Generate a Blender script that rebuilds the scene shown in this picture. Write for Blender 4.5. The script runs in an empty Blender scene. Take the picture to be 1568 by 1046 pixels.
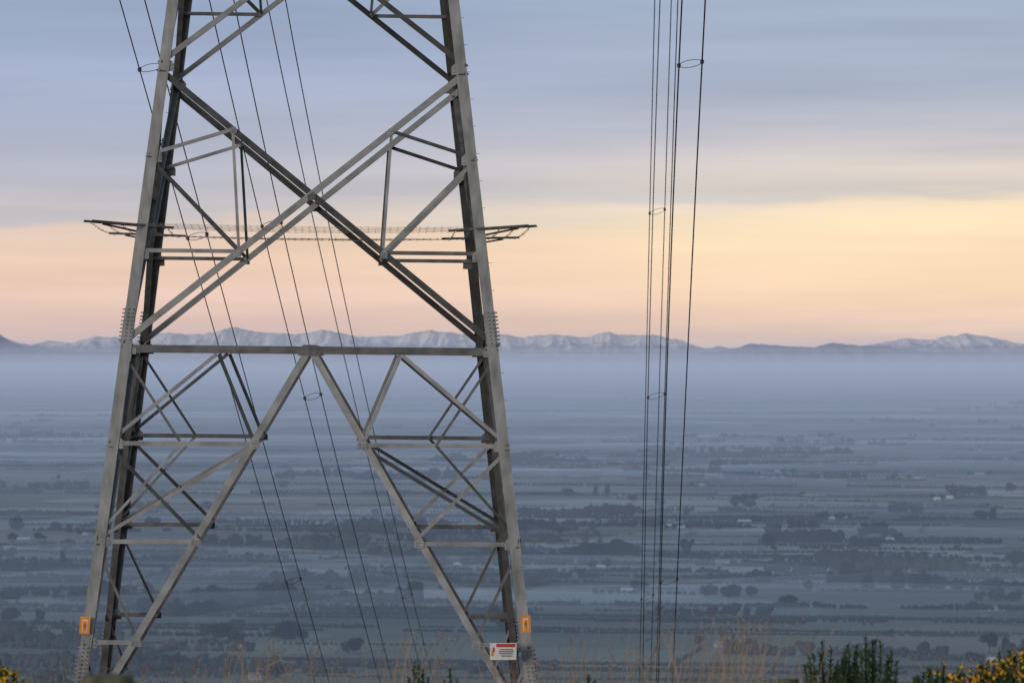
import bpy, math, random
import numpy as np
from mathutils import Vector, Matrix, Euler
random.seed(7); rng=np.random.default_rng(11)
F=6400.0; CX=784.0; EY=540.0; H=230.0
sc=bpy.context.scene
def P(x,y,D): return Vector(((x-CX)/F*D, D, (EY-y)/F*D))
def srgb(r,g,b):
    f=lambda c:((c/255)/12.92 if c/255<=.04045 else ((c/255+.055)/1.055)**2.4)
    return (f(r),f(g),f(b),1)
# ---------------------------------------------------------------- materials
def new_mat(name):
    m=bpy.data.materials.new(name); m.use_nodes=True
    nt=m.node_tree; b=nt.nodes.get('Principled BSDF'); return m,nt,b
def noisy(name,c1,c2,scale=5,rough=.7,metal=0,detail=6,stretch=(1,1,1),bump=0,lo=.35,hi=.65):
    m,nt,b=new_mat(name); N=nt.nodes; L=nt.links
    g=N.new('ShaderNodeNewGeometry'); mp=N.new('ShaderNodeMapping'); mp.inputs['Scale'].default_value=stretch
    n=N.new('ShaderNodeTexNoise'); n.inputs['Scale'].default_value=scale; n.inputs['Detail'].default_value=detail
    r=N.new('ShaderNodeValToRGB'); r.color_ramp.elements[0].position=lo; r.color_ramp.elements[1].position=hi
    r.color_ramp.elements[0].color=(*c1,1); r.color_ramp.elements[1].color=(*c2,1)
    L.new(g.outputs['Position'],mp.inputs[0]); L.new(mp.outputs[0],n.inputs['Vector']); L.new(n.outputs[0],r.inputs[0]); L.new(r.outputs[0],b.inputs['Base Color'])
    b.inputs['Roughness'].default_value=rough; b.inputs['Metallic'].default_value=metal
    if bump:
        bp=N.new('ShaderNodeBump'); bp.inputs['Strength'].default_value=bump; bp.inputs['Distance'].default_value=.01
        L.new(n.outputs[0],bp.inputs['Height']); L.new(bp.outputs[0],b.inputs['Normal'])
    return m
M_leg=noisy('galvanised_steel',(.17,.178,.175),(.36,.367,.365),1.6,.6,.1,9,(3,3,1),.1,.3,.7)
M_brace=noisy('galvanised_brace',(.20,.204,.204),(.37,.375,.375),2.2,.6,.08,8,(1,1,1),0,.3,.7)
M_dark=noisy('dark_and_shaded_steel',(.028,.032,.033),(.068,.073,.074),3,.65,.1,6)  # shade put into the colour for falling braces and rear legs; arms plainly dark
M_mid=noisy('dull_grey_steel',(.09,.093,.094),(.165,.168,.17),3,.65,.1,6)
M_wire=noisy('aged_aluminium_conductor',(.05,.05,.055),(.08,.08,.085),3,.6,.3)
M_barb=noisy('barbed_wire_galv',(.22,.19,.17),(.32,.28,.25),3,.6,.2)
M_orange=noisy('orange_plate',(.70,.25,.015),(.8,.31,.03),4,.5)
M_white=noisy('white_enamel',(.66,.66,.64),(.78,.78,.76),4,.5)
M_red=noisy('red_enamel',(.45,.03,.02),(.55,.05,.03),4,.5)
M_black=noisy('black_paint',(.02,.02,.02),(.03,.03,.03),4,.5)
M_wood=noisy('mossy_post_wood',(.06,.06,.035),(.16,.15,.09),9,.9,0,8,(1,1,.2),.5)
M_strawA=noisy('dry_grass',(.20,.15,.10),(.40,.31,.22),1.5,.8)
M_strawB=noisy('olive_grass',(.06,.06,.03),(.17,.15,.085),1.5,.8)
M_gorse=noisy('gorse_foliage',(.025,.055,.02),(.085,.14,.05),14,.7)
M_flower=noisy('gorse_flower',(.78,.42,.01),(.88,.54,.03),20,.6)
M_treeA=noisy('shelter_belt_foliage',(.014,.019,.016),(.055,.056,.045),.02,.85,0,8)
M_treeB=noisy('farm_tree_foliage',(.008,.012,.011),(.033,.038,.028),.15,.85,0,8)
M_bark=noisy('bark',(.03,.025,.02),(.06,.05,.04),.5,.9)
M_wall=noisy('weatherboard',(.4,.4,.38),(.5,.5,.48),.3,.7)
M_roofL=noisy('pale_iron_roof',(.6,.62,.64),(.75,.75,.75),.2,.5)
M_roofD=noisy('grey_iron_roof',(.18,.17,.17),(.26,.24,.23),.2,.5)
M_glass=noisy('window_glass',(.03,.035,.04),(.05,.06,.07),.5,.2)
# ---------------------------------------------------------------- mesh helpers
def mesh_obj(name,V,Fc,mats,idx=None,parent=None,smooth=False):
    me=bpy.data.meshes.new(name)
    if isinstance(Fc,np.ndarray):
        V=np.asarray(V,dtype=np.float32); k=Fc.shape[1]; n=len(Fc)
        me.vertices.add(len(V)); me.vertices.foreach_set('co',V.ravel())
        me.loops.add(n*k); me.loops.foreach_set('vertex_index',Fc.astype(np.int32).ravel())
        me.polygons.add(n); me.polygons.foreach_set('loop_start',np.arange(0,n*k,k,dtype=np.int32))
        me.polygons.foreach_set('loop_total',np.full(n,k,dtype=np.int32))
        me.update(calc_edges=True); me.validate()
    else:
        me.from_pydata([tuple(v) for v in V],[],Fc); me.update()
    for m in (mats if isinstance(mats,(list,tuple)) else [mats]): me.materials.append(m)
    if idx is not None: me.polygons.foreach_set('material_index',np.asarray(idx,dtype=np.int32))
    if smooth: me.polygons.foreach_set('use_smooth',[True]*len(me.polygons))
    o=bpy.data.objects.new(name,me); sc.collection.objects.link(o)
    if parent: o.parent=parent
    return o
def empty(name,loc=(0,0,0)):
    e=bpy.data.objects.new(name,None); e.location=loc; sc.collection.objects.link(e); return e
class B:
    def __init__(s): s.V=[];s.F=[];s.I=[]
    def add(s,V,Fc,i=0):
        n=len(s.V); s.V+= [tuple(v) for v in V]; s.F+=[tuple(a+n for a in f) for f in Fc]; s.I+=[i]*len(Fc)
    def prism(s,prof,p0,p1,a,b,i=0):
        k=len(prof); V=[p0+a*u+b*v for u,v in prof]+[p1+a*u+b*v for u,v in prof]
        Fc=[(j,(j+1)%k,(j+1)%k+k,j+k) for j in range(k)]+[tuple(range(k-1,-1,-1)),tuple(range(k,2*k))]
        s.add(V,Fc,i)
    def L(s,p0,p1,a,b,w,t,i=0,w2=None):
        w2=w2 or w; d=(p1-p0).normalized(); a=(a-d*a.dot(d)).normalized(); b=(b-d*b.dot(d)-a*b.dot(a)).normalized()
        s.prism([(0,0),(w,0),(w,t),(t,t),(t,w2),(0,w2)],p0,p1,a,b,i)
    def box(s,c,ax,ay,az,i=0):
        V=[c+ax*x+ay*y+az*z for x in(-.5,.5) for y in(-.5,.5) for z in(-.5,.5)]
        s.add(V,[(0,1,3,2),(4,6,7,5),(0,4,5,1),(2,3,7,6),(0,2,6,4),(1,5,7,3)],i)
    def tube(s,pts,r,k=6,i=0,closed=False,taper=None):
        n=len(pts); V=[]
        for j,p in enumerate(pts):
            if closed: d=pts[(j+1)%n]-pts[j-1]
            else: d=pts[min(j+1,n-1)]-pts[max(j-1,0)]
            d=d.normalized(); up=Vector((0,0,1)) if abs(d.z)<.9 else Vector((1,0,0))
            a=d.cross(up).normalized(); b=d.cross(a)
            rr=r*(taper[j] if taper else 1)
            V+=[p+(a*math.cos(2*math.pi*q/k)+b*math.sin(2*math.pi*q/k))*rr for q in range(k)]
        Fc=[]
        for j in range(n if closed else n-1):
            j2=(j+1)%n
            Fc+=[(j*k+q,j*k+(q+1)%k,j2*k+(q+1)%k,j2*k+q) for q in range(k)]
        if not closed: Fc+=[tuple(range(k-1,-1,-1)),tuple((n-1)*k+q for q in range(k))]
        s.add(V,Fc,i)
    def obj(s,name,mats,parent=None,smooth=False): return mesh_obj(name,s.V,s.F,mats,s.I,parent,smooth)

# ---------------------------------------------------------------- terrain
def gbase(y):
    if y<0: return -1.7
    if y<35: return -1.7-.045*y
    if y<95: return -3.275-(y-35)*.0945
    return max(-H,-8.95-.112*(y-95))
def gz(x,y):
    z=gbase(y)
    if y<2000: z+= .06*math.sin(x*.7+y*.31)*math.cos(y*.43-x*.2)
    return z
ys=list(np.arange(-60,0,6.))+list(np.arange(0,120,2.))
y=120.
while y<2069: ys.append(y); y*=1.06
ys.append(2068.6); y=2180.
while y<78000: ys.append(y); y*=1.07
ys.append(78000.)
nx=90; V=[];Fc=[]
for yy in ys:
    hw=140+.55*max(yy,0)
    for i in range(nx+1):
        u=i/nx*2-1; u=u*abs(u)**.5
        x=u*hw; V.append((x,yy,gz(x,yy)))
for j in range(len(ys)-1):
    for i in range(nx):
        a=j*(nx+1)+i; Fc.append((a,a+1,a+nx+2,a+nx+1))
m,nt,b=new_mat('ground_fields'); N=nt.nodes; L=nt.links
geo=N.new('ShaderNodeNewGeometry')
cols=[(0,(.17,.19,.145)),(.15,(.26,.28,.205)),(.30,(.25,.205,.17)),(.42,(.32,.335,.26)),(.55,(.12,.12,.105)),(.66,(.40,.345,.285)),(.76,(.21,.235,.185)),(.9,(.50,.47,.42))]
def fields(sx_,sy_,rot,off):
    mp=N.new('ShaderNodeMapping'); mp.inputs['Rotation'].default_value=(0,0,math.radians(rot)); mp.inputs['Scale'].default_value=(1/sx_,1/sy_,0); mp.inputs['Location'].default_value=(off,off,0)
    L.new(geo.outputs['Position'],mp.inputs[0])
    vo=N.new('ShaderNodeTexVoronoi'); vo.distance='CHEBYCHEV'; vo.inputs['Scale'].default_value=1; vo.inputs['Randomness'].default_value=.85
    L.new(mp.outputs[0],vo.inputs['Vector'])
    sep=N.new('ShaderNodeSeparateColor'); L.new(vo.outputs['Color'],sep.inputs[0])
    rp=N.new('ShaderNodeValToRGB'); cr=rp.color_ramp; cr.interpolation='CONSTANT'
    cr.elements[0].position=0; cr.elements[0].color=(*cols[0][1],1); cr.elements[1].position=cols[1][0]; cr.elements[1].color=(*cols[1][1],1)
    for p,c in cols[2:]:
        e=cr.elements.new(p); e.color=(*c,1)
    L.new(sep.outputs[0],rp.inputs[0]); return rp.outputs[0]
fA=fields(460,270,9,0); fB=fields(1500,900,7,31.7)
fm=N.new('ShaderNodeMix'); fm.data_type='RGBA'; fm.inputs[0].default_value=.35; L.new(fA,fm.inputs[6]); L.new(fB,fm.inputs[7])
n2=N.new('ShaderNodeTexNoise'); n2.inputs['Scale'].default_value=1/420; n2.inputs['Detail'].default_value=8
L.new(geo.outputs['Position'],n2.inputs['Vector'])
mm=N.new('ShaderNodeMapRange'); mm.inputs[1].default_value=.3; mm.inputs[2].default_value=.7; mm.inputs[3].default_value=.45; mm.inputs[4].default_value=1.3
L.new(n2.outputs[0],mm.inputs[0])
mul=N.new('ShaderNodeMix'); mul.data_type='RGBA'; mul.blend_type='MULTIPLY'; mul.inputs[0].default_value=1
L.new(fm.outputs[2],mul.inputs[6]); L.new(mm.outputs[0],mul.inputs[7])
n3=N.new('ShaderNodeTexNoise'); n3.inputs['Scale'].default_value=1.3; n3.inputs['Detail'].default_value=8
L.new(geo.outputs['Position'],n3.inputs['Vector'])
r3=N.new('ShaderNodeValToRGB'); r3.color_ramp.elements[0].position=.35;r3.color_ramp.elements[1].position=.65
r3.color_ramp.elements[0].color=(.05,.06,.03,1); r3.color_ramp.elements[1].color=(.2,.16,.09,1)
L.new(n3.outputs[0],r3.inputs[0])
sx=N.new('ShaderNodeSeparateXYZ'); L.new(geo.outputs['Position'],sx.inputs[0])
mr=N.new('ShaderNodeMapRange'); mr.inputs[1].default_value=-225; mr.inputs[2].default_value=-150
L.new(sx.outputs['Z'],mr.inputs[0])
mx=N.new('ShaderNodeMix'); mx.data_type='RGBA'; L.new(mr.outputs[0],mx.inputs[0]); L.new(mul.outputs[2],mx.inputs[6]); L.new(r3.outputs[0],mx.inputs[7])
L.new(mx.outputs[2],b.inputs['Base Color']); b.inputs['Roughness'].default_value=.95; b.inputs['Specular IOR Level'].default_value=.1
mesh_obj('ground',V,Fc,m,smooth=True)

# ---------------------------------------------------------------- mountains
def mountains(name,prof,D0,depth,mat,amp,seed,base=-H-20):
    r=np.random.default_rng(seed); xs_px=np.arange(-500,2080,2.0); D=D0+depth/2
    px=[p[0] for p in prof]; py=[p[1] for p in prof]
    h=np.interp(xs_px,px,py); 
    def fbm(x,s,oc=6,ridge=False):
        o=np.zeros_like(x,dtype=float); a=1;f=1
        for k in range(oc):
            g=r.standard_normal(4000); xx=(x*f/s)+500; i=np.floor(xx).astype(int)%3999; t=xx-np.floor(xx); t=t if ridge else t*t*(3-2*t)
            o+=a*(g[i]*(1-t)+g[i+1]*t); a*=.5;f*=2
        return o
    h=h+fbm(xs_px,22,4,True)*amp
    zr=(EY-h)/F*D
    nr=36
    spur=[fbm(xs_px,13,4,True)*.8 for k in range(3)]
    V=[]
    for j in range(nr+1):
        t=j/nr*2-1; yy=D+t*depth/2
        fall=(1-abs(t))
        sh=int(j*.6)
        sp=np.roll(spur[0],sh)*.2+np.roll(spur[1],-sh)*.12
        k=np.clip(fall**1.15+sp*fall*(1-fall)*2.2,0,1.02)
        z=base+(zr-base)*k
        for i,x in enumerate(xs_px): V.append(((x-CX)/F*D, yy, z[i]))
    n=len(xs_px); V=np.array(V)
    a=(np.arange(nr)[:,None]*n+np.arange(n-1)[None,:]).ravel()
    Fq=np.stack([a,a+1,a+n+1,a+n],1)
    return mesh_obj(name,V,Fq,mat,smooth=False)
m,nt,b=new_mat('snowy_range'); N=nt.nodes;L=nt.links
geo=N.new('ShaderNodeNewGeometry'); sx=N.new('ShaderNodeSeparateXYZ'); L.new(geo.outputs['Position'],sx.inputs[0])
n=N.new('ShaderNodeTexNoise'); n.inputs['Scale'].default_value=1/190; n.inputs['Detail'].default_value=6; n.inputs['Roughness'].default_value=.6
mpn=N.new('ShaderNodeMapping'); mpn.inputs['Scale'].default_value=(1,.5,.6); L.new(geo.outputs['Position'],mpn.inputs[0]); L.new(mpn.outputs[0],n.inputs['Vector'])
ma=N.new('ShaderNodeMath'); ma.operation='MULTIPLY_ADD'; ma.inputs[1].default_value=420; L.new(n.outputs[0],ma.inputs[0]); L.new(sx.outputs['Z'],ma.inputs[2])
mr=N.new('ShaderNodeMapRange'); mr.inputs[1].default_value=280; mr.inputs[2].default_value=370; L.new(ma.outputs[0],mr.inputs[0])
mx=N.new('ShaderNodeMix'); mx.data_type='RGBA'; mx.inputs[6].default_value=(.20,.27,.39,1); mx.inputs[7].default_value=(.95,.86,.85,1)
L.new(mr.outputs[0],mx.inputs[0]); L.new(mx.outputs[2],b.inputs['Base Color']); b.inputs['Roughness'].default_value=.9
M_snow=m
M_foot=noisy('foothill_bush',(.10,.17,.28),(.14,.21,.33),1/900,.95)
prof=[(-500,518),(-60,506),(0,512),(25,524),(45,529),(75,520),(110,523),(150,515),(200,517),(230,512),(260,509),(310,512),(340,506),(360,500),(400,510),(450,512),(495,505),(545,515),(600,514),(655,507),(720,512),(780,514),(850,512),(890,516),(935,509),(970,514),(1000,512),(1045,523),(1080,533),(1120,533),(1180,528),(1240,531),(1300,528),(1380,524),(1430,519),(1480,510),(1530,520),(1568,526),(1700,516),(2080,518)]
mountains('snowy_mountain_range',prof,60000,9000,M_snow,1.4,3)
prof2=[(-500,535),(-80,506),(0,514),(20,524),(45,531),(120,539),(300,543),(520,540),(760,543),(900,546),(1060,544),(1110,537),(1150,526),(1200,529),(1245,532),(1275,525),(1310,528),(1360,531),(1420,538),(1568,541),(2080,530)]
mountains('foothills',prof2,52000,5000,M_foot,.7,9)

# ---------------------------------------------------------------- haze volumes (absorption + in-scattered light, homogeneous)
def hazemat(name,dist,col):
    m=bpy.data.materials.new(name); m.use_nodes=True; nt=m.node_tree; nt.nodes.clear()
    o=nt.nodes.new('ShaderNodeOutputMaterial'); a=nt.nodes.new('ShaderNodeVolumeAbsorption'); e=nt.nodes.new('ShaderNodeEmission'); s=nt.nodes.new('ShaderNodeAddShader')
    a.inputs['Color'].default_value=(0,0,0,1); a.inputs['Density'].default_value=1/dist
    e.inputs['Color'].default_value=(*col,1); e.inputs['Strength'].default_value=1/dist
    nt.links.new(a.outputs[0],s.inputs[0]); nt.links.new(e.outputs[0],s.inputs[1]); nt.links.new(s.outputs[0],o.inputs['Volume'])
    return m
def haze(name,x,y0,y1,z0,z1,dist,col):
    bb=B(); bb.box(Vector((0,(y0+y1)/2,(z0+z1)/2)),Vector((2*x,0,0)),Vector((0,y1-y0,0)),Vector((0,0,z1-z0)))
    return bb.obj(name,hazemat(name,dist,col))
haze('valley_haze',40000,900,77000,-300,-115,19000,srgb(124,144,177)[:3])
haze('mid_haze',40500,1300,76000,-302,-65,55000,srgb(140,158,187)[:3])
haze('upper_haze',41000,2400,75500,-304,-15,80000,srgb(154,169,192)[:3])
haze('thin_haze',41500,3200,75000,-306,45,105000,srgb(166,176,196)[:3])
haze('high_haze',42000,4000,74500,-310,130,150000,srgb(180,180,200)[:3])
haze('near_mist',20000,2250,4400,-312,-190,6500,srgb(138,154,176)[:3])
def gp(x,y):
    D=H*F/(y-EY); return (x-CX)/F*D, D
mistm=hazemat('mist_bank',2600,srgb(140,158,182)[:3])
mr_=random.Random(5)
bb=B()
for x,y,w,d in [(250,650,4200,3400),(900,655,5200,3800),(1400,648,4800,4200),(560,690,2600,1900),(1250,700,2300,1500),(60,720,1900,1300),(1500,735,1500,1000),(720,745,1300,900),(1000,800,900,600),(1300,850,800,520),(420,820,800,520),(100,880,700,420),(760,900,700,420),(1150,950,900,420),(1450,930,700,380),(560,960,700,360),(300,920,600,320)]:
    X,Y=gp(x,y); V=[];nu,nv=28,9
    for j in range(1,nv):
        t=math.pi*j/nv
        for i in range(nu):
            a=2*math.pi*i/nu; rr=math.sin(t)*(1+.18*math.sin(2*a+x)+.1*math.sin(5*a+y))
            V.append((X+w*.5*rr*math.cos(a),Y+d*.5*rr*math.sin(a),-H+6+24*math.cos(t)))
    V+=[(X,Y,-H+30),(X,Y,-H-18)]
    Fs=[((j-1)*nu+i,(j-1)*nu+(i+1)%nu,j*nu+(i+1)%nu,j*nu+i) for j in range(1,nv-1) for i in range(nu)]
    top=len(V)-2; Fs+=[(top,(i+1)%nu,i) for i in range(nu)]+[(top+1,(nv-2)*nu+i,(nv-2)*nu+(i+1)%nu) for i in range(nu)]
    b1=B(); b1.add(V,Fs); b1.obj('mist_bank',mistm)

# ---------------------------------------------------------------- pylon
YC=95.1
def hwf(z): return 4.12-.118*z
tower=empty('electricity_pylon',(-4.56,YC,0)); tower.rotation_euler=(0,math.radians(.55),math.radians(2.2))
ZF=-8.85; ZT=22
legs=B()
for sx_ in(-1,1):
    for sy_ in(-1,1):
        p0=Vector((sx_*hwf(ZF),sy_*hwf(ZF),ZF)); p1=Vector((sx_*hwf(ZT),sy_*hwf(ZT),ZT))
        mi=0 if sy_<0 else 2  # rear legs use the darker steel, shade painted as base colour
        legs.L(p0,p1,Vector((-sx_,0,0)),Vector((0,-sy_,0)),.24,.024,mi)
        for zs,ze in((.95,.2),(-6.35,-7.15)):
            pa=Vector((sx_*(hwf(zs)+.014),sy_*(hwf(zs)+.014),zs)); pb=Vector((sx_*(hwf(ze)+.014),sy_*(hwf(ze)+.014),ze))
            legs.L(pa,pb,Vector((-sx_,0,0)),Vector((0,-sy_,0)),.23,.012,mi)
            for k in range(9):
                q=pa.lerp(pb,(k+.5)/9)
                for off in(.07,.17):
                    c=q+Vector((0,-sy_*off,0)); legs.tube([c-Vector((sx_*.02,0,0)),c+Vector((sx_*.055,0,0))],.017,6)
                    c=q+Vector((-sx_*off,0,0)); legs.tube([c-Vector((0,sy_*.02,0)),c+Vector((0,sy_*.05,0))],.017,6)
        c=p0+Vector((-sx_*.1,-sy_*.1,-.05))
        legs.tube([c-Vector((0,0,.5)),c+Vector((0,0,.15))],.38,16,1)
        if sx_*sy_<0:
            z=-5.8
            while z<20:
                q=Vector((sx_*hwf(z),sy_*(hwf(z)-.1),z)); legs.tube([q,q+Vector((sx_*.07,0,0))],.005,5); z+=.6
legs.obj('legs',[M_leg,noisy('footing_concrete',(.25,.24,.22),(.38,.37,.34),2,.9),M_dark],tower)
def diagX(h): return .585*h
zB=.05
zs=[-2.0,-4.12,-6.28]
mem=[]
mem.append(((-hwf(zB),zB),(hwf(zB),zB),.17,'M'))
for s in(-1,1):
    mem.append(((s*.06,zB-.05),(s*hwf(ZF),ZF+.1),.15,'K'))
    for z in zs: mem.append(((s*hwf(z),z),(s*diagX(-z),z),.095,'H'))
    mem.append(((s*hwf(-7.6),-7.6),(s*diagX(7.6),-7.6),.07,'H'))
    mem.append(((s*2.02,zB-.1),(s*hwf(-2),-2.0),.08,'K'))
    mem.append(((s*1.98,zB-.1),(s*diagX(2),-2.0),.08,''))
    mid=s*(hwf(-2)+diagX(2))/2
    mem.append(((s*(hwf(0)-.1),-.1),(mid,-2.0),.06,'M'))
    mem.append(((mid,-2.0),(s*hwf(-4.12),-4.05),.06,''))
    mem.append(((s*hwf(-2),-2.05),(s*diagX(4.0),-4.05),.08,''))
    mem.append(((s*diagX(2),-2.05),(s*hwf(-4.12),-4.1),.08,''))
    mem.append(((s*hwf(-4.12),-4.15),(s*diagX(6.2),-6.25),.065,'M'))
    mem.append(((s*hwf(-6.28),-6.3),(s*diagX(7.5),-7.6),.055,''))
def Xpanel(z0,z1,w):
    h0,h1=hwf(z0),hwf(z1); dz=z1-z0; sm=h0+h1
    mem.append(((-h0,z0),(h1,z1),w,'')); mem.append(((h0,z0),(-h1,z1),w,''))
    fl=.338; fu=.78; fleg=(4.25-.05)/6.15
    for s in(-1,1):
        a=(s*(h0-fl*sm),z0+fl*dz); bb_=(s*(fu*sm-h0),z0+fu*dz); zl=z0+fleg*dz
        mem.append(((s*hwf(a[1]),a[1]),a,.085,'H' if s<0 else 'M'))
        mem.append((a,bb_,.065,'H')); mem.append(((s*hwf(zl),zl),bb_,.08,'' )); mem.append(((s*hwf(zl),zl),a,.085,''))
Xpanel(zB+.1,6.2,.14); Xpanel(6.3,11.1,.12)
Xpanel(11.2,15.2,.11); Xpanel(15.3,18.7,.1); Xpanel(18.8,21.6,.1)
br=B(); pl=B()
for fi,(nrm,tan) in enumerate([(Vector((0,-1,0)),Vector((1,0,0))),(Vector((0,1,0)),Vector((-1,0,0))),(Vector((-1,0,0)),Vector((0,-1,0))),(Vector((1,0,0)),Vector((0,1,0)))]):
    for k,(a,b_,w,kd) in enumerate(mem):
        off=.03+.0035*(k%9)+ (0.02 if a[0]*b_[0]<0 and a[0]>0 else 0)
        def fp(q): return tan*q[0]+nrm*(hwf(q[1])-off)+Vector((0,0,q[1]))
        p0,p1=fp(a),fp(b_)
        slope=(b_[1]-a[1])*(b_[0]-a[0])*(1 if fi!=1 else -1)
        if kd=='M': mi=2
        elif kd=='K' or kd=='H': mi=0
        else: mi=1 if slope<0 else 0  # members falling to the right get the dark copy, underside shade as colour
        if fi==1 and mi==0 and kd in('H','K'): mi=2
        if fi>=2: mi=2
        d=(p1-p0).normalized(); inpl=d.cross(nrm)
        if inpl.z<0: inpl=-inpl
        if mi==1: inpl=-inpl
        p0=p0-inpl*w/2; p1=p1-inpl*w/2
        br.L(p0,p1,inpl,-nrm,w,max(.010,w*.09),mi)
    gs=[(0,zB,.5,.24)]+[(s*diagX(-z),z,.22,.18) for z in zs for s in(-1,1)]+[(s*(hwf(z)-.22),z,.24,.24) for z in zs+[zB,2.13,4.25,6.25] for s in(-1,1)]+[(s*1.6,2.15,.16,.16) for s in(-1,1)]+[(s*1.72,4.85,.15,.15) for s in(-1,1)]+[(0,3.42,.18,.18)]
    for x,z,w,h in gs:
        c=tan*x+nrm*(hwf(z)-.027)+Vector((0,0,z))
        ax=tan; up=(Vector((0,0,1))-nrm*.118).normalized()
        pr=[(-w/2,-h/2),(w/2,-h/2),(w/2,h*.2),(w*.25,h/2),(-w*.25,h/2),(-w/2,h*.2)]
        gi=1 if fi>0 or x==0 else 0
        pl.prism(pr,c,c+nrm*(-.012),ax,up,gi)
        for bx in(-.3,0,.3):
            for bz in(-.25,.1):
                q=c+ax*(bx*w)+up*(bz*h); pl.tube([q,q+nrm*.028],.012,6,gi)
for s in(-1,1):
    br.L(Vector((s*4.0,0,zB-.05)),Vector((0,4.0,zB-.05)),Vector((0,0,1)),Vector((1,0,0)),.08,.01,2)
    br.L(Vector((s*4.0,0,zB-.07)),Vector((0,-4.0,zB-.07)),Vector((0,0,1)),Vector((1,0,0)),.08,.01,2)
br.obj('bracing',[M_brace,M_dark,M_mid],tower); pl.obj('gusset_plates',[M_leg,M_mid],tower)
ac=B(); bw=B()
zc=2.70
def armpt(sx_,sy_,s): return Vector((sx_*(hwf(zc)+s),sy_*(hwf(zc)+s*.9),zc+.05*s+.02))
for sx_ in(-1,1):
    for sy_ in(-1,1):
        for o_ in(-.09,.09):
            dv=Vector((-sy_*o_*sx_,o_,0))
            ac.L(armpt(sx_,sy_,-.7)+dv,armpt(sx_,sy_,1.0)+dv,Vector((0,0,1)),Vector((0,1,0)),.05,.01)
        for s in(-.6,-.3,.35,.65,.95):
            q=armpt(sx_,sy_,s); ac.L(q+Vector((-.12,.12*sx_*sy_,0)),q+Vector((.12,-.12*sx_*sy_,0)),Vector((0,0,1)),Vector((0,1,0)),.035,.008)
        ac.L(Vector((sx_*(hwf(zc-.0)),sy_*hwf(zc),zc-.11)),armpt(sx_,sy_,.7)+Vector((0,0,-.03)),Vector((0,0,1)),Vector((0,1,0)),.04,.008)
for s in np.linspace(-.65,.95,6):
    cs=[armpt(-1,-1,s),armpt(1,-1,s),armpt(1,1,s),armpt(-1,1,s)]
    for k in range(4):
        a,b_=cs[k],cs[(k+1)%4]; Ln=(b_-a).length; n=24
        pts=[a.lerp(b_,j/n)+Vector((0,0,-.05*math.sin(math.pi*j/n)+random.uniform(-.006,.006))) for j in range(n+1)]
        bw.tube(pts,.003,4)
        for j in range(int(Ln/.16)):
            q=a.lerp(b_,(j+.5)*.16/Ln)+Vector((0,0,-.05*math.sin(math.pi*(j+.5)*.16/Ln)))
            dv=Vector((random.uniform(-1,1),random.uniform(-1,1),random.uniform(-1,1))).normalized()*.035
            bw.tube([q-dv,q+dv],.003,3)
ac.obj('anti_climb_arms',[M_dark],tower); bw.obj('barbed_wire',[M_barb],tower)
def plate(name,x,y,D,w,h,mat,bits):
    e=empty(name,P(x,y,D)); b1=B()
    b1.box(Vector((0,0,0)),Vector((w,0,0)),Vector((0,.004,0)),Vector((0,0,h))); b1.obj('plate',[mat],e)
    for j,(nm,bx,bz,bw_,bh,mt) in enumerate(bits):
        b2=B(); b2.box(Vector((bx*w,-.0045-.0025*j,bz*h)),Vector((bw_*w,0,0)),Vector((0,.004,0)),Vector((0,0,bh*h))); b2.obj(nm,[mt],e)
    b3=B(); b3.box(Vector((0,.05,.25*h)),Vector((.03,0,0)),Vector((0,.09,0)),Vector((0,0,.03)))
    b3.box(Vector((0,.05,-.25*h)),Vector((.03,0,0)),Vector((0,.09,0)),Vector((0,0,.03))); b3.obj('bracket',[M_leg],e)
    return e
tb=[('pale_panel',0,-.03,.52,.72,M_white),('orange_field',0,-.06,.40,.62,M_orange),('bolt_symbol',.02,-.02,.1,.25,M_black)]
plate('orange_warning_tag',130,957,90.0,.22,.37,M_orange,tb).rotation_euler=(0,.08,0)
plate('orange_warning_tag',805,955,90.0,.22,.37,M_orange,tb).rotation_euler=(0,-.05,0)
plate('danger_sign',770.5,997,89.9,.57,.36,M_white,[('red_header',.1,.36,.72,.2,M_red),('orange_figure',-.4,-.1,.1,.32,M_orange),('red_bolt',-.36,.1,.07,.25,M_red),('text_line_1',.12,.12,.5,.05,M_black),('text_line_2',.1,0,.56,.05,M_black),('text_line_3',.1,-.12,.5,.05,M_black),('text_line_4',.13,-.26,.4,.05,M_black)])

# ---------------------------------------------------------------- power lines
def bundle(pa,pb,D0,D1,spacers,r=.016):
    e=empty('power_line')
    def mk(pts):
        yv=np.array([p[1] for p in pts],float); xv=np.array([p[0] for p in pts],float)
        c=np.polyfit(yv,xv,2)
        return lambda y:float(np.polyval(c,y))
    fa,fb=mk(pa),mk(pb)
    def pt(f,y):
        inv=1/D0+(1/D1-1/D0)*y/1046; return P(f(y),y,1/inv)
    for nm,f in(('conductor_1',fa),('conductor_2',fb)):
        b_=B(); b_.tube([pt(f,y) for y in np.linspace(-200,1150,28)],r,6); b_.obj(nm,[M_wire],e,True)
    for k,ysp in enumerate(spacers):
        A=pt(fa,ysp+2); C=pt(fb,ysp-4); b_=B(); d=C-A; mid=(A+C)/2
        b_.tube([mid+d*.5*math.cos(t)+Vector((0,.1,.10))*math.sin(t) for t in np.linspace(0,2*math.pi,20)[:-1]],.009,5,closed=True)
        for q in(A,C): b_.tube([q+Vector((0,0,-.06)),q+Vector((0,0,-.035)),q+Vector((0,0,.035)),q+Vector((0,0,.06))],.05,8,taper=[.5,1,1,.5])
        b_.obj('spacer_%d'%(k+1),[M_wire],e)
bundle([(183,0),(213,105),(288,363),(328,515),(383,690),(437,890),(483,1046)],[(221,0),(248,103),(321,363),(358,520),(406,690),(461,888),(505,1046)],101,170,[105,363,890])
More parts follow.
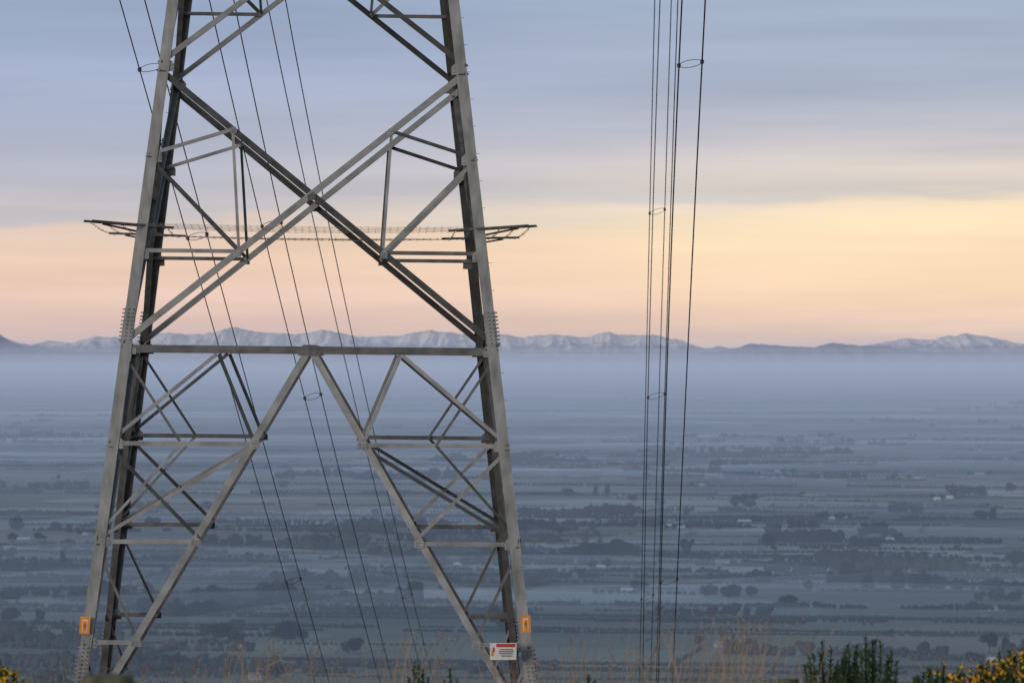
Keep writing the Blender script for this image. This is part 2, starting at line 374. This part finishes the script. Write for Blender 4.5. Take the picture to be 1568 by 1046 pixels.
bundle([(320,0),(402,345),(465,608),(583,1046)],[(357,0),(434,345),(490,608),(603,1046)],106,180,[345,608])
bundle([(408,0),(480,335),(560,690),(616,913),(650,1046)],[(437,0),(502,335),(578,690),(632,912),(664,1046)],130,235,[913],.018)
bundle([(1003,0),(994,325),(989,607),(986,750),(982,915),(979,1046)],[(1028,0),(1018,325),(1009,607),(1000,915),(996,1046)],150,220,[325,915],.018)
bundle([(1011,0),(999,325),(993,607),(987,850),(984,1046)],[(1038,0),(1027,325),(1018,607),(1010,850),(1005,1046)],140,190,[607],.018)
bundle([(1044,0),(1040,100),(1028,400),(1019,607),(1012,890),(1008,1046)],[(1080,0),(1075,97),(1060,400),(1050,607),(1036,890),(1030,1046)],104,170,[99,890],.02)

# ---------------------------------------------------------------- distant trees
t=(1+5**.5)/2
ico=np.array([(-1,t,0),(1,t,0),(-1,-t,0),(1,-t,0),(0,-1,t),(0,1,t),(0,-1,-t),(0,1,-t),(t,0,-1),(t,0,1),(-t,0,-1),(-t,0,1)])/1.902
icf=np.array([(0,11,5),(0,5,1),(0,1,7),(0,7,10),(0,10,11),(1,5,9),(5,11,4),(11,10,2),(10,7,6),(7,1,8),(3,9,4),(3,4,2),(3,2,6),(3,6,8),(3,8,9),(4,9,5),(2,4,11),(6,2,10),(8,6,7),(9,8,1)])
TV=[];TF=[];cnt=0
def lump(c,rx,rz):
    global cnt
    v=ico*(1+rng.uniform(-.3,.3,(12,1)))*np.array([rx,rx,rz])+np.array(c)
    TV.append(v); TF.append(icf+cnt); cnt+=12
def lowtree(x,y,h,w):
    z0=-H
    lump((x,y,z0+h*.42),w*.5,h*.45)
    lump((x+rng.uniform(-.3,.3)*w,y,z0+h*rng.uniform(.5,.7)),w*.35,h*.33)
    if h>7:
        for _ in range(3): lump((x+rng.uniform(-.4,.4)*w,y+rng.uniform(-.3,.3)*w,z0+h*rng.uniform(.3,.85)),w*.2,h*.17)
def row(X,Y,ang,Ln,hh,sp,gapp,hv,wob=1.):
    n=int(Ln/sp); ph=rng.uniform(0,6); g0=rng.uniform(.003,.012)
    for i in range(n):
        s=(i-n/2)*sp
        if rng.random()<gapp or math.sin(s*g0*2+ph)>.93: continue
        h=hh*max(.3,1+rng.normal(0,hv)+.25*math.sin(s*g0*3+ph)); 
        lowtree(X+s*math.cos(ang)+rng.normal(0,wob),Y+s*math.sin(ang)+rng.normal(0,1.5*wob),h,max(h*rng.uniform(.6,1.0),sp*1.25))
# clustered placement: belts gather round a number of farms, leaving open stretches between
farms=[(rng.uniform(-100,1670),604+rng.uniform(0,1)**1.1*440) for _ in range(34)]
for k in range(215):
    if rng.random()<.6:
        f=farms[int(rng.integers(len(farms)))]; xp=f[0]+rng.normal(0,70); yp=max(604,f[1]+rng.normal(0,.07*(f[1]-540)))
    else: xp=rng.uniform(-150,1720); yp=604+(rng.uniform(0,1)**1.15)*440
    X,Y=gp(xp,yp)
    ang=math.radians(-9+rng.normal(0,2)) if rng.random()<.8 else math.radians(81+rng.normal(0,3))
    Ln=rng.uniform(60,300)*(1+ (Y/12000)); 
    if abs(ang)>1: Ln*=.6
    hh=rng.choice([2.5,4,6,10,14],p=[.22,.28,.22,.18,.10]); sp=hh*rng.uniform(.35,.5)+1.
    if Y>12000: sp*=1.5
    row(X,Y,ang,Ln,hh,sp,rng.uniform(0,.12),rng.uniform(.08,.3))
for k in range(70):
    yp=604+ (rng.uniform(0,1)**1.1)*430
    X,Y=gp(rng.uniform(-150,1720),yp)
    hh=rng.choice([2.,3.,5.]) ; sp=(hh*.55+1.2)*(1.6 if Y>10000 else 1)
    row(X,Y,math.radians(-9+rng.normal(0,1.5)),rng.uniform(300,1500)*(1+Y/12000),hh,sp,.04,.12,.4)
for k in range(70):
    f=farms[int(rng.integers(len(farms)))]; X,Y=gp(f[0]+rng.normal(0,60),max(608,f[1]+rng.normal(0,.06*(f[1]-540))))
    n=int(rng.integers(1,12)); sc_=rng.uniform(6,24)
    for i in range(n):
        h=rng.uniform(4,14); lowtree(X+rng.normal(0,sc_ if n>1 else 0),Y+rng.normal(0,8),h,h*rng.uniform(.7,1.2))
mesh_obj('shelter_belts',np.concatenate(TV),np.concatenate(TF),M_treeA)
print('belts faces',sum(len(f) for f in TF))
def big_tree(x,y,h,w,kind='round',name='farm_tree'):
    e=B(); o=Vector((x,y,-H)); 
    e.tube([o,o+Vector((0,0,h*.35)),o+Vector((w*.03,0,h*.8))],h*.03,6,1,taper=[1,.7,.25])
    cl=[]
    nb=9 if kind!='pop' else 7
    for k in range(nb):
        a=random.uniform(0,6.28)
        if kind=='round': rr=w*.33*math.sqrt(random.random()); zz=h*random.uniform(.4,.8)
        elif kind=='pop': rr=w*.15*random.random(); zz=h*(.25+.6*k/nb)
        else: rr=w*.28*random.random()*(1.15-k/nb); zz=h*(.2+.68*k/nb)
        c=o+Vector((math.cos(a)*rr,math.sin(a)*rr,zz)); cl.append((c, w*(.26 if kind=='round' else .2+.15*(1-k/nb)) ))
        e.tube([o+Vector((0,0,zz*.55)),c],h*.011,4,1,taper=[1,.4])
    V=[];Fq=[]
    for c,r in cl:
        for j in range(70):
            d=Vector((random.gauss(0,1),random.gauss(0,1),random.gauss(0,1))).normalized()*r*(random.random()**.35)
            d.z*= .8 if kind=='round' else 1.3
            q=c+d; s=r*random.uniform(.16,.34)
            u=Vector((random.gauss(0,1),random.gauss(0,1),random.gauss(0,1))).normalized(); v=u.orthogonal().normalized()
            n=len(V); V+=[q-u*s,q+v*s*.8,q+u*s,q-v*s*.8]; Fq.append((n,n+1,n+2,n+3))
    e.add(V,Fq,0)
    e.obj(name,[M_treeB,M_bark])
spec=[(28,812,30,20,'round'),(88,812,20,12,'round'),(105,815,14,14,'cone'),(96,868,14,28,'cone'),(492,842,36,20,'round'),(235,808,26,16,'round'),(575,852,26,14,'round'),(605,852,30,16,'round'),(632,852,22,13,'round'),(745,852,22,14,'round'),(805,812,30,18,'round'),(838,815,30,20,'round'),(858,818,18,14,'round'),(914,853,26,22,'round'),(1127,784,20,28,'round'),(1148,784,24,30,'round'),(1212,814,18,22,'cone'),(1226,816,18,24,'round'),(1244,816,22,22,'round'),(1175,838,24,22,'round'),(1325,822,26,22,'round'),(1345,822,30,24,'round'),(1378,786,34,16,'round'),(1402,786,26,14,'round'),(1455,755,26,12,'round'),(1478,757,26,12,'round'),(1500,758,26,12,'round'),(1521,796,18,20,'cone'),(1502,796,24,14,'round'),(1550,756,20,18,'round'),(1098,716,22,12,'round'),(1085,914,30,18,'round'),(1120,916,34,20,'round'),(1150,914,24,16,'round'),(335,982,40,26,'round'),(365,984,34,22,'round'),(440,978,44,24,'round'),(462,980,26,18,'round'),(1515,1000,30,34,'round'),(1540,1000,22,26,'cone'),(262,900,22,18,'round'),(870,760,20,12,'round'),(680,905,22,14,'round'),(15,950,30,20,'round'),(540,1000,34,22,'round'),(1330,900,24,22,'cone'),(1300,880,26,20,'round'),(1205,930,30,18,'round'),(1010,775,20,12,'round'),(930,760,14,22,'pop'),(912,760,12,20,'pop'),(970,770,20,12,'round')]
for x,y,w,h,k in spec:
    X,Y=gp(x,y); s=Y/F; big_tree(X,Y,h*s,w*s,k)
# ---------------------------------------------------------------- farm buildings
def house(x,y,wpx,kind=0,rot=0.,trees=3):
    X,Y=gp(x,y); w=wpx*Y/F*.9; d=9.; h=2.9; rh=2.3
    e=empty('farmhouse' if kind<2 else 'farm_shed',(X,Y,-H)); e.rotation_euler=(0,0,rot)
    b_=B(); b_.box(Vector((0,0,h/2)),Vector((w,0,0)),Vector((0,d,0)),Vector((0,0,h))); b_.obj('walls',[M_wall],e)
    b_=B(); a=w/2+.5; q=d/2+.6
    b_.add([Vector(v) for v in((-a,-q,h-.1),(a,-q,h-.1),(a,q,h-.1),(-a,q,h-.1),(-a+(.5 if kind else 2),0,h+rh),(a-(.5 if kind else 2),0,h+rh))],[(0,1,5,4),(2,3,4,5),(1,2,5),(3,0,4),(3,2,1,0)]); b_.obj('roof',[M_roofL if kind!=1 else M_roofD],e)
    b_=B(); n=max(2,int(w/4))
    for i in range(n):
        b_.box(Vector((-w/2+(i+.5)*w/n,-d/2-.02,1.6)),Vector((1.4,0,0)),Vector((0,.06,0)),Vector((0,0,1.2)))
    b_.obj('windows',[M_glass],e)
    b_=B(); b_.box(Vector((w/n*.5 if n%2==0 else 0,-d/2-.03,1.05)) if n%2 else Vector((0,-d/2-.03,1.05)),Vector((1.,0,0)),Vector((0,.07,0)),Vector((0,0,2.1))); b_.obj('door',[M_roofD],e)
    b_=B(); b_.box(Vector((w*.25,.6,h+rh)),Vector((.9,0,0)),Vector((0,.9,0)),Vector((0,0,1.8))); b_.obj('chimney',[M_bark],e)
    for j in range(trees):
        th=random.uniform(6,11); big_tree(X+random.choice([-1,1])*(w*.5+random.uniform(2,14)),Y+random.uniform(8,25),th,th*random.uniform(.9,1.4))
for a in [(1025,808,18,0,.2),(1043,811,12,2,-.1),(1140,801,22,2,.05),(1395,889,26,0,.1),(1415,892,18,0,-.3),(1384,893,10,2,0),(1285,795,26,2,.05),(1274,797,10,0,.1),(1450,764,22,0,.1),(1435,766,9,2,.4),(940,781,20,2,0),(700,868,12,0,.2),(1362,829,14,2,.2),(960,908,20,2,.05),(1500,728,16,2,0),(36,829,22,2,.1),(920,872,14,2,.1),(1525,1016,26,2,.1),(390,1040,22,1,.1),(130,822,10,0,0),(1480,903,12,1,0),(590,790,12,1,0)]:
    house(*a)
for a in [(1190,724,8,0,.1),(1205,726,6,1,.2),(1075,745,9,0,.2),(1405,735,9,2,.1),(1540,705,8,0,0),(1240,760,8,1,.3),(1165,845,9,1,.1),(860,700,8,0,0),(640,740,8,1,.1),(420,728,9,2,0),(80,735,8,1,.2),(1345,858,9,1,.2),(1100,870,9,1,.2),(880,885,9,1,0),(1250,905,10,1,.2),(1500,690,7,0,0),(1100,990,12,1,.2),(215,905,10,1,.1)]:
    house(*a,trees=1)

# ---------------------------------------------------------------- foreground
def grass(name,clusters,mat,seedheads=True,rmul=1):
    b_=B()
    for x0,x1,n,ty in clusters:
        for _ in range(n):
            xp=random.uniform(x0,x1) if random.random()<.5 else random.gauss((x0+x1)/2,(x1-x0)/4)
            D=random.uniform(36,56); base=P(xp,1046,D); base.z=gz(base.x,D)-.02
            topy=ty+abs(random.gauss(0,30)); ht=(EY-topy)/F*D-base.z
            ht=max(.3,min(ht,1.75)); lean=random.gauss(.12,.2)*ht; ly=random.gauss(0,.08)*ht
            pts=[base+Vector((lean*(s**2.2),ly*s*s,ht*s)) for s in(0,.3,.55,.75,.9,1)]
            r=random.uniform(.0018,.0032)*rmul
            b_.tube(pts,r,3,0,taper=[1.2,1,.9,.7,.5,.3])
            if seedheads and random.random()<.55:
                hl=random.uniform(.08,.2); tip=pts[-1]; dr=(pts[-1]-pts[-2]).normalized()
                for j in range(10):
                    q=tip-dr*hl*(j/10); sd=Vector((random.uniform(-1,1),random.uniform(-1,1),random.uniform(.2,1.2))).normalized()
                    ln=random.uniform(.015,.045); wv=sd.orthogonal().normalized()*.005
                    b_.add([q,q+sd*ln*.5+wv,q+sd*ln,q+sd*ln*.5-wv],[(0,1,2,3)])
            if random.random()<.45:
                q=pts[random.choice([1,2,3])]; sd=Vector((random.choice([-1,1])*random.uniform(.4,1),random.uniform(-.5,.5),random.uniform(.3,1))).normalized(); ln=random.uniform(.1,.3)
                w_=Vector((0,0,.005)); e_=q+sd*ln*.6; f_=q+sd*ln+Vector((0,0,-ln*.25))
                b_.add([q-w_,q+w_,e_+w_*.8,e_-w_*.8,f_],[(0,1,2,3),(3,2,4)])
    b_.obj(name,[mat])
grass('dry_grass',[(940,1260,110,948),(1040,1200,40,938),(840,960,40,972),(560,665,50,964),(335,425,36,970),(690,850,36,996),(200,340,24,1008),(1380,1568,38,996),(0,110,18,1008),(400,560,30,982),(-100,1668,240,1014)],M_strawA,True,1.35)
grass('green_grass',[(-100,1668,380,1032),(950,1300,100,1016),(600,700,40,1020)],M_strawB,False,1.5)
def gorse(xp,wpx,topy,D,n,flowers,name='gorse_bush',fine=1.):
    b_=B(); base=P(xp,1046,D); base.z=gz(base.x,D)-.03
    W=wpx*D/F; ht=(EY-topy)/F*D-base.z
    for s in range(n):
        u=(-1+2*(s+.5)/n)+random.uniform(-.5,.5)/n; top=base+Vector((u*W/2+random.gauss(0,.01),random.uniform(-.25,.25),ht*(1-.22*u*u)*random.uniform(.84,1.03)))
        root=base+Vector((u*W*.2,random.uniform(-.08,.08),0))
        mid=root.lerp(top,.55)+Vector((u*W*.06,0,0)); pts=[root,mid,root.lerp(top,.8)+Vector((u*W*.03,0,0)),top]
        b_.tube(pts,.010,5,0,taper=[1.4,.9,.6,.25])
        for j in range(120):
            t_=random.uniform(.35,1); q=pts[1].lerp(pts[2],(t_-.35)/.4) if t_<.75 else pts[2].lerp(pts[3],(t_-.75)/.25)
            ax=(top-mid).normalized(); rad=Vector((random.gauss(0,1),random.gauss(0,1),random.gauss(0,1))); rad=(rad-ax*rad.dot(ax)).normalized()
            sd=(rad+ax*random.uniform(.8,1.6)).normalized(); ln=random.uniform(.035,.09)*(1.3-t_*.7)*fine; wv=sd.cross(rad+Vector((0,.3,.1))).normalized()*.008
            b_.add([q-wv,q+wv,q+sd*ln],[(0,1,2)])
            b_.add([q+sd*ln*.3-wv,q+sd*ln*.3+rad*.012,q+sd*ln*.9+rad*.014],[(0,1,2)])
        if flowers:
            for j in range(int(flowers)):
                t_=random.uniform(.5,1.02); q=mid.lerp(top,t_)+Vector((random.gauss(0,.02),random.gauss(0,.02)-.015,random.gauss(0,.01)))
                for _ in range(4):
                    u_=Vector((random.gauss(0,1),random.gauss(0,1),random.gauss(0,1))).normalized(); v_=u_.orthogonal(); sz=random.uniform(.010,.019)
                    b_.add([q-u_*sz,q+v_*sz,q+u_*sz,q-v_*sz],[(0,1,2,3)],1)
    b_.obj(name,[M_gorse,M_flower])
gorse(1258,60,984,42,8,0,fine=1.); gorse(1330,92,976,42,15,0,fine=1.); gorse(1296,46,988,42,6,0,fine=1.)
gorse(1535,70,994,40,17,10); gorse(1575,60,990,40,13,12); gorse(1425,64,1012,40,11,1.)
gorse(1478,64,1016,40,11,9)
gorse(0,70,1010,40,13,7); gorse(-30,60,1006,40,10,8)
gorse(642,46,1010,42,5,0,'shrub_seedling',.9); gorse(690,30,1018,42,3,0,'shrub_seedling',.9); gorse(905,60,1028,42,6,0,'shrub_seedling',.9)
def post(xp,topy,wpx,D):
    c=P(xp,topy,D); r=wpx*D/F/2; g=gz(c.x,D); b_=B(); k=18; V=[]
    levels=[(g-.2,1.03),(g+.3,1.0),(c.z-.03,1.0),(c.z-.006,.97),(c.z,.9)]
    for z,s in levels:
        for q in range(k):
            a=2*math.pi*q/k; rr=r*s*(1+.035*math.sin(q*2.3)+.02*math.sin(q*5.1)); V.append((c.x+math.cos(a)*rr,D+math.sin(a)*rr,z+(.006*math.sin(q*1.7) if z>g+.4 else 0)))
    Fs=[(j*k+q,j*k+(q+1)%k,(j+1)*k+(q+1)%k,(j+1)*k+q) for j in range(len(levels)-1) for q in range(k)]+[tuple((len(levels)-1)*k+q for q in range(k))]
    b_.add(V,Fs); b_.obj('fence_post',[M_wood])
post(167,1034,78,22); post(1207,1039,32,33)

# ---------------------------------------------------------------- world
w=bpy.data.worlds.new('World'); sc.world=w; w.use_nodes=True; nt=w.node_tree; N=nt.nodes; L=nt.links; N.clear()
out=N.new('ShaderNodeOutputWorld'); bgN=N.new('ShaderNodeBackground'); bgC=N.new('ShaderNodeBackground'); mixS=N.new('ShaderNodeMixShader')
SE=math.radians(8); SR=math.radians(215)
sky=N.new('ShaderNodeTexSky'); sky.sky_type='NISHITA'; sky.sun_disc=False; sky.sun_elevation=SE; sky.sun_rotation=SR; sky.dust_density=2
L.new(sky.outputs[0],bgN.inputs[0]); bgN.inputs[1].default_value=.14
tc=N.new('ShaderNodeTexCoord'); sp=N.new('ShaderNodeSeparateXYZ'); L.new(tc.outputs['Generated'],sp.inputs[0])
def math_(op,a,b=None,c=None):
    n=N.new('ShaderNodeMath'); n.operation=op
    for i,v in enumerate((a,b,c)):
        if v is None: continue
        if isinstance(v,(int,float)): n.inputs[i].default_value=v
        else: L.new(v,n.inputs[i])
    return n.outputs[0]
z=sp.outputs['Z']; x=sp.outputs['X']
def cnoise(sx,sz,scale,detail,rough=.5,ox=0):
    mp=N.new('ShaderNodeMapping'); mp.inputs['Scale'].default_value=(sx,sx,sz); mp.inputs['Location'].default_value=(ox,0,0); L.new(tc.outputs['Generated'],mp.inputs[0])
    n=N.new('ShaderNodeTexNoise'); n.inputs['Scale'].default_value=scale; n.inputs['Detail'].default_value=detail; n.inputs['Roughness'].default_value=rough
    L.new(mp.outputs[0],n.inputs['Vector']); return n.outputs[0]
warp=cnoise(1,7,9,5,.5); warp2=cnoise(1,14,22,6,.55,3.)
zz=math_('ADD',z,math_('MULTIPLY',math_('SUBTRACT',warp,.5),.014))
zz=math_('ADD',zz,math_('MULTIPLY',math_('SUBTRACT',warp2,.5),.008))
fac=math_('MULTIPLY',zz,10.)
def ramp(stops):
    r=N.new('ShaderNodeValToRGB'); cr=r.color_ramp
    cr.elements[0].position=stops[0][0]; cr.elements[0].color=srgb(*stops[0][1]); cr.elements[1].position=stops[1][0]; cr.elements[1].color=srgb(*stops[1][1])
    for p,c in stops[2:]:
        e=cr.elements.new(p); e.color=srgb(*c)
    L.new(fac,r.inputs[0]); return r.outputs[0]
def yz(y): return (EY-y)/F*10
left=ramp([(0,(212,188,184)),(yz(500),(227,196,184)),(yz(440),(239,207,188)),(yz(385),(241,210,188)),(yz(352),(235,209,192)),(yz(336),(204,198,200)),(yz(280),(187,188,200)),(yz(200),(176,183,203)),(yz(100),(162,175,203)),(yz(0),(156,173,200))])
right=ramp([(0,(220,193,182)),(yz(500),(240,208,183)),(yz(440),(250,218,184)),(yz(380),(253,225,188)),(yz(335),(255,231,193)),(yz(314),(251,228,197)),(yz(296),(218,209,201)),(yz(262),(226,213,202)),(yz(205),(198,197,205)),(yz(130),(174,183,202)),(yz(0),(164,179,199))])
fx=N.new('ShaderNodeMapRange'); fx.interpolation_type='SMOOTHSTEP'; fx.inputs[1].default_value=-.10; fx.inputs[2].default_value=.12
L.new(math_('ADD',x,math_('MULTIPLY',math_('SUBTRACT',warp,.5),.12)),fx.inputs[0])
mc=N.new('ShaderNodeMix'); mc.data_type='RGBA'; L.new(fx.outputs[0],mc.inputs[0]); L.new(left,mc.inputs[6]); L.new(right,mc.inputs[7])
st=cnoise(1,16,6,7,.55,7.)
sr=N.new('ShaderNodeMapRange'); sr.inputs[1].default_value=.3; sr.inputs[2].default_value=.72; sr.inputs[3].default_value=.91; sr.inputs[4].default_value=1.09; L.new(st,sr.inputs[0])
mv=N.new('ShaderNodeMix'); mv.data_type='RGBA'; mv.blend_type='MULTIPLY'; mv.inputs[0].default_value=1; L.new(mc.outputs[2],mv.inputs[6]); L.new(sr.outputs[0],mv.inputs[7])
L.new(mv.outputs[2],bgC.inputs[0]); bgC.inputs[1].default_value=1
bl=N.new('ShaderNodeMapRange'); bl.interpolation_type='SMOOTHSTEP'; bl.inputs[1].default_value=.10; bl.inputs[2].default_value=.45; bl.inputs[3].default_value=0; bl.inputs[4].default_value=.75; L.new(z,bl.inputs[0])
L.new(bl.outputs[0],mixS.inputs[0]); L.new(bgC.outputs[0],mixS.inputs[1]); L.new(bgN.outputs[0],mixS.inputs[2]); L.new(mixS.outputs[0],out.inputs[0])
sd=bpy.data.lights.new('sun','SUN'); sd.energy=1.15; sd.angle=math.radians(14); sd.color=(1,.88,.78)
so=bpy.data.objects.new('sun',sd); sc.collection.objects.link(so)
dirv=Vector((math.sin(SR)*math.cos(SE),math.cos(SR)*math.cos(SE),math.sin(SE)))
so.rotation_euler=dirv.to_track_quat('Z','Y').to_euler()
cd=bpy.data.cameras.new('camera'); co=bpy.data.objects.new('camera',cd); sc.collection.objects.link(co)
cd.sensor_width=36; cd.lens=36*F/1568; cd.clip_start=.5; cd.clip_end=200000
co.rotation_euler=(math.radians(90)+math.atan((EY-523)/F),0,0)
cd.dof.use_dof=True; cd.dof.focus_distance=82; cd.dof.aperture_fstop=4.2
sc.camera=co
sc.view_settings.view_transform='Standard'; sc.view_settings.look='None'; sc.view_settings.exposure=0
